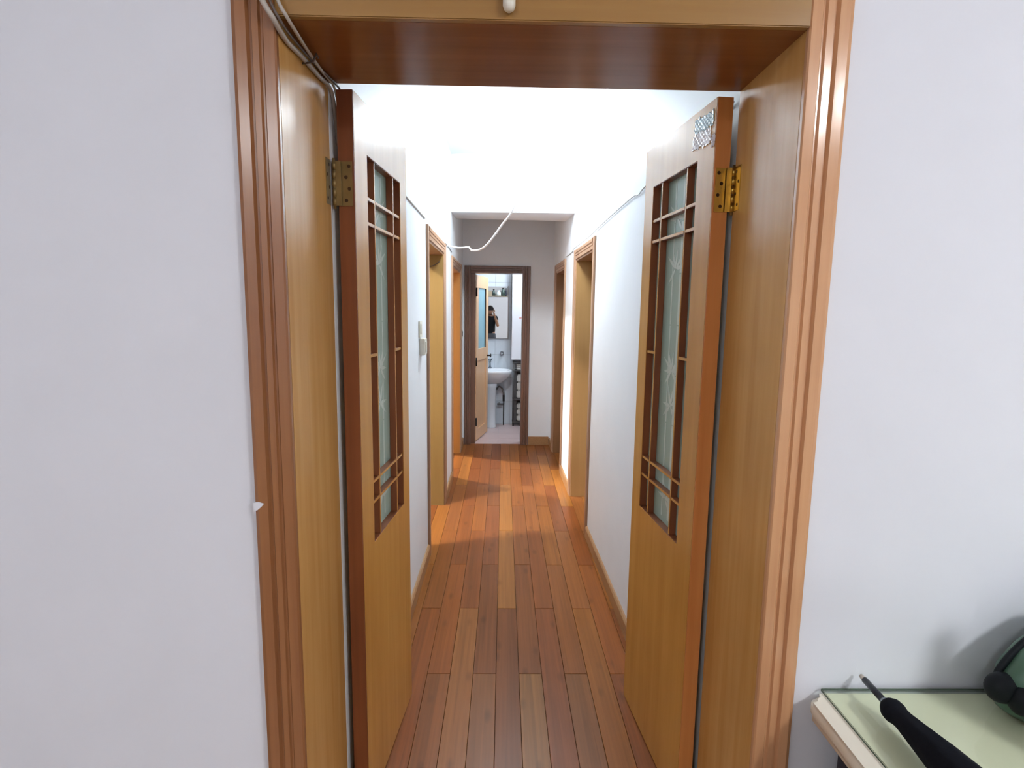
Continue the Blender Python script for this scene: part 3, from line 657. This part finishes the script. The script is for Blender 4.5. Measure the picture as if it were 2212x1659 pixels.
# ---------------------------------------------------------------- cables
def cable(name, pts, r, mat, label, n=8, seg=8, cat='cable', parent=None):
    mb = MB(); mb.tube(smooth_path(pts, n), r, seg); o = mb.build(name, mat, parent)
    if parent: o['label'] = label; return o
    return tag(o, label, cat)
cb = thing('cable_bundle', (-.43, 1.12, 2.0), 'bunch of grey cables threaded through the top left corner of the wide doorway', 'cables')
cable('cable', [(-.476, 1.085, 2.12), (-.452, 1.106, 2.035), (-.4315, 1.118, 1.996), (-.4300, 1.17, 1.984), (-.4300, 1.25, 1.990), (-.4300, 1.36, 1.994), (-.4300, 1.445, 1.999), (-.4295, 1.475, 1.97), (-.4295, 1.50, 1.88)], .0052, 'cable', 'thicker light grey cable', parent=cb)
cable('cable', [(-.444, 1.10, 2.12), (-.424, 1.112, 2.035), (-.408, 1.119, 2.002), (-.4060, 1.17, 1.993), (-.4140, 1.25, 1.998), (-.4205, 1.36, 2.003), (-.4205, 1.445, 2.005), (-.4270, 1.50, 1.99), (-.4285, 1.60, 1.955), (-.431, 2.2, 1.952), (-.431, 3.10, 1.952)], .0034, 'cable', 'thin grey cable along the left wall', parent=cb)
cable('cable', [(-.462, 1.096, 2.12), (-.439, 1.112, 2.035), (-.4215, 1.119, 1.997), (-.4200, 1.17, 1.992), (-.4225, 1.3, 2.0005), (-.4140, 1.44, 2.0065), (-.411, 1.462, 2.004)], .0028, 'cable_dark', 'thin dark cable', parent=cb)
tie = MB(); tie.tube([(-.437, 1.275, 1.985), (-.414, 1.275, 1.988), (-.404, 1.272, 2.004), (-.400, 1.27, 1.994)], .0022, 8); tie.build('cable_tie', 'cable_dark', cb)
cable('cable', [(XL + .004 , 4.14, 1.945), (XL + .004, 4.5, 1.94), (XL + .004, 4.66, 1.93)], .0035, 'wire', 'thin wire stapled to the short wall between the left doorways')
cable('cable', [(xr(1.5) - .007, 1.5, 2.005), (xr(2.3) - .007, 2.3, 1.975), (xr(2.45) - .006, 2.45, 1.962), (xr(2.6) - .007, 2.6, 1.972), (xr(3.4) - .007, 3.4, 1.955), (xr(3.5) - .016, 3.5, 1.94), (xr(3.9) - .016, 3.9, 1.935), (xr(4.33) - .016, 4.33, 1.935), (xr(4.5) - .004, 4.5, 1.93), (xr(4.88) - .004, 4.88, 1.925)], .0032, 'wire',
      'thin wire running along the top of the right corridor wall')
cable('cable', [(-.46, 4.035, 1.80), (-.52, 4.030, 1.765), (-.60, 4.030, 1.775), (-.66, 4.03, 1.80)], .003, 'cable_dark', 'short loop of wire across the head of the nearer left doorway')
cable('lamp_flex', [(.085, 3.74, 2.63), (.09, 3.78, 2.40), (.078, 3.79, 2.22), (.045, 3.80, 2.109), (-.016, 3.9, 2.042), (-.073, 3.95, 1.971), (-.128, 4.0, 1.913), (-.179, 4.05, 1.886), (-.238, 4.1, 1.887)], .0068, 'cable_white',
      'white flex drooping from the corridor lamp towards the left wall', seg=10, cat='cable')
cable('lamp_flex', [(-.236, 4.1, 1.887), (-.252, 4.11, 1.905), (-.262, 4.12, 1.911), (-.34, 4.2, 1.916), (XL + .006, 4.28, 1.937)], .0055, 'cable_white',
      'short white lead taped between the drooping flex and the left wall', seg=8, cat='cable')
# beige hook on the head casing
hk = thing('hook', (.004, 1.115, 2.02), 'beige plastic hook on the head casing at the top edge', 'hook')
mb = MB(); mb.lathe([(.004, 0), (.0095, .004), (.0118, .011), (.0118, .026), (.008, .04), (.004, .044)], 20, (.004, 1.119, 2.019)); mb.build('body', 'plastic', hk)
mb = MB(); mb.box(-.006, .014, 1.1245, 1.1306, 2.03, 2.075, bev=.001); mb.build('back_plate', 'plastic', hk)

# ---------------------------------------------------------------- switches on the left wall
def switch(y, z, prot, label, mat='plastic', hh=.086, wd=.086, rocker='plastic'):
    o = thing('light_switch', (XL, y, z), label, 'switch')
    mb = MB(); mb.box(XL, XL + prot, y - wd / 2, y + wd / 2, z - hh / 2, z + hh / 2, bev=.0025); mb.build('plate', mat, o)
    mb = MB(); mb.box(XL + prot, XL + prot + .004, y - wd * .2, y + wd * .2, z - hh * .32, z + hh * .32, bev=.0015); mb.build('rocker', rocker, o)
switch(2.90, 1.362, .008, 'flat ivory wall switch, upper of two on the left corridor wall')
switch(2.93, 1.270, .028, 'bulky ivory wall switch, lower of two on the left corridor wall')
switch(5.82, 1.21, .008, 'dark-rockered switch on the left wall beside the bathroom frame', 'plastic', .086, .086, 'plastic_d')

# ---------------------------------------------------------------- table with glass top (bottom right)
TZ = .634
tb = thing('side_table', (1.2, .75, 0), 'cream-topped side table on a dark base against the living room wall', 'table')
def rounded(x0, x1, y0, y1, r, n=6):
    pts = []
    for (cx_, cy_, a0) in ((x1 - r, y1 - r, 0), (x0 + r, y1 - r, 90), (x0 + r, y0 + r, 180), (x1 - r, y0 + r, 270)):
        for i in range(n + 1):
            a = math.radians(a0 + 90 * i / n); pts.append((cx_ + r * math.cos(a), cy_ + r * math.sin(a)))
    return pts
mb = MB(); mb.prism(rounded(.686, 1.95, .34, 1.130, .03), 'z', TZ - .048, TZ - .007)
be = [e for e in mb.bm.edges if abs(e.verts[0].co.z - e.verts[1].co.z) < 1e-6]
bmesh.ops.bevel(mb.bm, geom=be, offset=.012, segments=4, affect='EDGES')
for f in mb.bm.faces: f.smooth = len(f.verts) == 4
mb.build('tabletop', 'cream', tb)
mb = MB(); mb.box(.735, 1.90, .40, 1.075, .03, TZ - .049); mb.build('base_cabinet', 'navy', tb)
mb = MB(); mb.box(.755, 1.88, .43, 1.06, 0, .03); mb.build('plinth', 'navy', tb)
mb = MB(); mb.box(.723, 1.94, .345, 1.138, TZ - .0068, TZ - .0002, bev=.0012)
gt = tag(mb.build('glass_sheet', ['tableglass', 'glassedge']), 'clear greenish glass sheet covering the cream side table', 'glass top')
for f in gt.data.polygons:
    f.material_index = 1 if abs(f.normal.z) < .5 else 0

# folded umbrella lying on the glass
um = thing('umbrella', (.815, .9, TZ), 'black folded umbrella lying on the glass table, pale tip to the wall', 'umbrella')
z_ = TZ + .0445
A0 = Vector((.806, 1.130, TZ + .036)); A1 = Vector((.8045, 1.046, TZ + .034))
mb = MB(); mb.tube([A0, A0.lerp(A1, .16)], [.0045, .0055], 12); mb.build('tip', 'ferrule', um)
mb = MB(); mb.tube([A0.lerp(A1, .16), A0.lerp(A1, .93)], [.0068, .0072], 14); mb.build('shaft', 'umbshaft', um)
mb = MB(); mb.tube([A0.lerp(A1, .92), A0.lerp(A1, 1.02)], [.0085, .0085], 14); mb.build('ring', 'chrome', um)
ax = [(.8045, 1.044, .034, .008), (.8045, 1.040, .034, .017), (.8043, 1.030, .034, .0225), (.8042, 1.018, .034, .0235), (.8040, 1.006, .035, .0205), (.8038, .995, .036, .0200),
      (.8032, .96, .038, .0245), (.802, .90, .041, .0325), (.800, .82, .0445, .040), (.797, .70, .0445, .0435), (.793, .58, .0445, .042), (.790, .48, .042, .034), (.788, .42, .038, .020), (.788, .41, .038, .012)]
# cloth body with soft folds round the stem
mb = MB(); seg = 36; rings = []
for i, (x, y, dz, r) in enumerate(ax):
    ring = []
    for k in range(seg):
        a = 2 * math.pi * k / seg; fold = 1 + (.035 * math.cos(8 * a + y * 9) if i > 5 else 0)
        rr = r * fold / (1.035 if i > 5 else 1)
        ring.append(mb.bm.verts.new((x + rr * math.cos(a), y, TZ + dz + rr * math.sin(a))))
    rings.append(ring)
for a, b in zip(rings, rings[1:]):
    for k in range(seg):
        f = mb.bm.faces.new((a[k], a[(k + 1) % seg], b[(k + 1) % seg], b[k])); f.smooth = True
mb.bm.faces.new(rings[0][::-1]); mb.bm.faces.new(rings[-1])
mb.build('canopy', 'umb', um)
mb = MB(); mb.tube(smooth_path([(.788, .412, TZ + .038), (.788, .36, TZ + .030), (.788, .30, TZ + .024), (.80, .262, TZ + .020), (.83, .262, TZ + .018), (.842, .30, TZ + .017)]), .0125, 14); mb.build('handle', 'umbshaft', um)

# green bag at the right edge
bg = thing('bag', (1.245, 1.05, TZ), 'dark green bulging bag with black trim on the glass table at the right edge', 'bag')
zz = [0.0, .02, .05, .10, .15, .19, .22, .24]; rr_ = [.150, .178, .190, .184, .155, .118, .080, .05]
mb = MB(); seg = 40; rings = []
for i in range(22):
    t = i / 21 * 7; j = min(int(t), 6); q = t - j
    z = zz[j] * (1 - q) + zz[j + 1] * q; r0 = rr_[j] * (1 - q) + rr_[j + 1] * q; ring = []
    for k in range(seg):
        a = 2 * math.pi * k / seg
        r = r0 * (1 + .02 * math.sin(3 * a + t) + .012 * math.sin(7 * a - t * 1.3))
        ring.append(mb.bm.verts.new((1.245 + r * 1.1 * math.cos(a), 1.05 + r * .46 * math.sin(a), TZ + .0005 + z)))
    rings.append(ring)
for a, b in zip(rings, rings[1:]):
    for k in range(seg):
        f = mb.bm.faces.new((a[k], a[(k + 1) % seg], b[(k + 1) % seg], b[k])); f.smooth = True
mb.bm.faces.new(rings[0][::-1]); mb.bm.faces.new(rings[-1]); mb.build('bag_body', 'bag', bg)
mb = MB(); mb.tube(smooth_path([(1.245 - 1.1 * r - .001, 1.055, TZ + z) for z, r in list(zip(zz, rr_))[2:]], 6), .007, 10); mb.build('piping', 'bagtrim', bg)
mb = MB(); mb.sphere((1.040, 1.040, TZ + .074), .034, 1.0, .75, .95, 20, 12); mb.sphere((1.066, 1.018, TZ + .062), .030, 1.0, .8, 1.1, 20, 12); mb.build('side_pocket', 'bagtrim', bg)
fk_ = thing('shadow_flask', (1.112, .85, TZ), 'added unseen dark flask on the glass table nearer than the green bag', 'shadow_flask')  # out of view, added to cast a second soft shadow on the wall
mb = MB(); mb.lathe([(.034, .0003), (.036, .004), (.036, .25), (.032, .29), (.024, .31)], 28, (1.112, .85, TZ)); mb.build('body', 'bag', fk_)
mb = MB(); mb.lathe([(.026, .3105), (.026, .36), (.018, .372), (.006, .376)], 24, (1.112, .85, TZ)); mb.build('cap', 'bagtrim', fk_)

# ---------------------------------------------------------------- the person taking the picture (seen in the mirror)
def skin_mesh(name, verts, edges, radii, mat, parent, root=0, sub=2):
    me = bpy.data.meshes.new(name); me.from_pydata(verts, edges, []); me.materials.append(M[mat])
    o = bpy.data.objects.new(name, me); COL.objects.link(o)
    sm = o.modifiers.new('skin', 'SKIN'); sm.use_smooth_shade = True
    for i, r in enumerate(radii):
        rr = r if isinstance(r, tuple) else (r, r); me.skin_vertices[0].data[i].radius = rr
    me.skin_vertices[0].data[root].use_root = True
    ss = o.modifiers.new('subd', 'SUBSURF'); ss.levels = sub; ss.render_levels = sub
    if parent: o.parent = parent; o.matrix_parent_inverse = PW[parent.name].inverted()
    PW[o.name] = Matrix.Identity(4)
    return o
px_, py_ = -.01, -.44
pr = thing('person', (px_, py_, 0), 'person in black T-shirt holding up a phone, reflected in the bathroom mirror', 'person')
def chain(pts): return pts
V = []; E = []; RD = []
def add(p, r, link=None):
    V.append(p); RD.append(r)
    if link is not None: E.append((link, len(V) - 1))
    return len(V) - 1
pel = add((px_, py_, .84), (.135, .10)); wst = add((px_, py_, .97), (.125, .09), pel); chs = add((px_, py_, 1.14), (.145, .10), wst); ucs = add((px_, py_, 1.25), (.12, .085), chs)
nk = add((px_ + .005, py_ + .005, 1.315), .050, ucs); nk2 = add((px_ + .01, py_ + .015, 1.36), .047, nk); hd = add((px_ + .012, py_ + .03, 1.43), (.070, .078), nk2); hd2 = add((px_ + .013, py_ + .03, 1.49), (.066, .075), hd)
# arms: right holds the phone, left hangs relaxed
rs = add((px_ + .15, py_, 1.25), .052, ucs); re = add((px_ + .215, py_ + .10, 1.03), .038, rs); rw = add((.095, -.125, 1.345), .025, re); rh = add((.086, -.085, 1.395), (.034, .016), rw)
ls = add((px_ - .15, py_, 1.25), .052, ucs); le = add((px_ - .205, py_ - .02, 1.0), .038, ls); lw = add((px_ - .21, py_ + .06, .78), .025, le); lh = add((px_ - .21, py_ + .08, .70), (.016, .036), lw)
for sgn in (1, -1):
    hp = add((px_ + .085 * sgn, py_, .78), .085, pel); kn = add((px_ + .095 * sgn, py_ + .02, .43), .056, hp); an = add((px_ + .10 * sgn, py_ - .01, .09), .038, kn); ft = add((px_ + .11 * sgn, py_ + .11, .04), (.035, .042), an)
body = skin_mesh('body', V, E, RD, 'skin', pr)
# hands: five separate bent fingers each, rooted in the palm
def hand(c, dirs, up, side, s=1.0):
    for i, (off, ln) in enumerate(((-.027, .052), (-.010, .062), (.009, .066), (.026, .058))):
        base = Vector(c) + Vector(side) * off; d = Vector(dirs); u = Vector(up)
        pts = [base - d * .02, base + d * .018, base + d * (.018 + ln * .45) + u * .008, base + d * (.018 + ln * .70) + u * .026]
        skin_mesh('finger', [tuple(p) for p in pts], [(0, 1), (1, 2), (2, 3)], [.009, .0088, .008, .0068], 'skin', body, sub=1)
    base = Vector(c) - Vector(side) * .028 - Vector(dirs) * .015; d = (Vector(dirs) * .5 - Vector(side)).normalized(); u = Vector(up)
    pts = [base + Vector(side) * .012, base + d * .022, base + d * .045 + u * .012, base + d * .058 + u * .026]
    skin_mesh('thumb', [tuple(p) for p in pts], [(0, 1), (1, 2), (2, 3)], [.011, .0105, .0095, .0078], 'skin', body, sub=1)
hand((.084, -.078, 1.412), (-.25, .10, .96), (-.30, .90, -.1), (.96, 0, .25))
hand((px_ - .21, py_ + .088, .672), (0, .1, -.99), (.9, .1, 0), (0, 1, .1))
# face, hair
hx, hy, hz = px_ + .013, py_ + .035, 1.462
for sgn in (1, -1):
    mb = MB(); mb.sphere((hx + .029 * sgn, hy + .068, hz + .004), .011, 1, .6, .7, 12, 8); mb.build('eye', 'plastic_d', pr)
    mb = MB(); mb.sphere((hx + .074 * sgn, hy - .002, hz - .005), .018, .35, .8, 1.3, 12, 8); mb.build('ear', 'skin', pr)
mb = MB(); mb.sphere((hx, hy + .078, hz - .016), .012, .9, 1.1, 1.5, 12, 8); mb.build('nose', 'skin', pr)
mb = MB(); mb.sphere((hx, hy + .070, hz - .046), .018, 1.2, .4, .35, 12, 8); mb.build('mouth', 'red', pr)
mb = MB(); mb.sphere((hx, hy - .012, hz + .022), .083, .98, 1.05, .98); 
for v in [v for v in mb.bm.verts if v.co.y > hy + .045 and v.co.z < hz + .05]: v.co.y = hy + .045
mb.build('hair', 'hair', pr)
# T-shirt and trousers over the body
SV = [(px_, py_, .77), (px_, py_, .97), (px_, py_, 1.14), (px_, py_, 1.255), (px_ + .155, py_, 1.25), (px_ + .195, py_ + .035, 1.15), (px_ - .155, py_, 1.25), (px_ - .19, py_ - .01, 1.14), (px_, py_, 1.30)]
skin_mesh('t_shirt', SV, [(0, 1), (1, 2), (2, 3), (3, 4), (4, 5), (3, 6), (6, 7), (3, 8)], [(.165, .118), (.155, .112), (.170, .122), (.145, .105), .066, .058, .066, .058, .062], 'shirt', pr)
TV = [(px_, py_, .84), (px_, py_, .91)]; TE = [(0, 1)]; TR = [(.148, .112), (.140, .105)]
for sgn in (1, -1):
    b0 = len(TV); TV += [(px_ + .088 * sgn, py_, .76), (px_ + .097 * sgn, py_ + .02, .43), (px_ + .10 * sgn, py_ - .005, .10)]; TE += [(0, b0), (b0, b0 + 1), (b0 + 1, b0 + 2)]; TR += [.098, .072, .058]
skin_mesh('trousers', TV, TE, TR, 'trousers', pr)
for sgn in (1, -1):
    mb = MB(); mb.sphere((px_ + .108 * sgn, py_ + .065, .042), .05, .95, 2.3, .82); mb.build('shoe', 'black', pr)
ph = thing('phone', (0, -.03, 1.42), 'dark phone held up in landscape by the person in the mirror', 'phone')
mb = MB(); mb.box(-.082, .078, -.034, -.026, 1.432, 1.508, bev=.003); mb.build('case', 'black', ph)
mb = MB(); mb.box(-.076, .072, -.0355, -.0341, 1.437, 1.503); mb.build('screen', 'navy', ph)
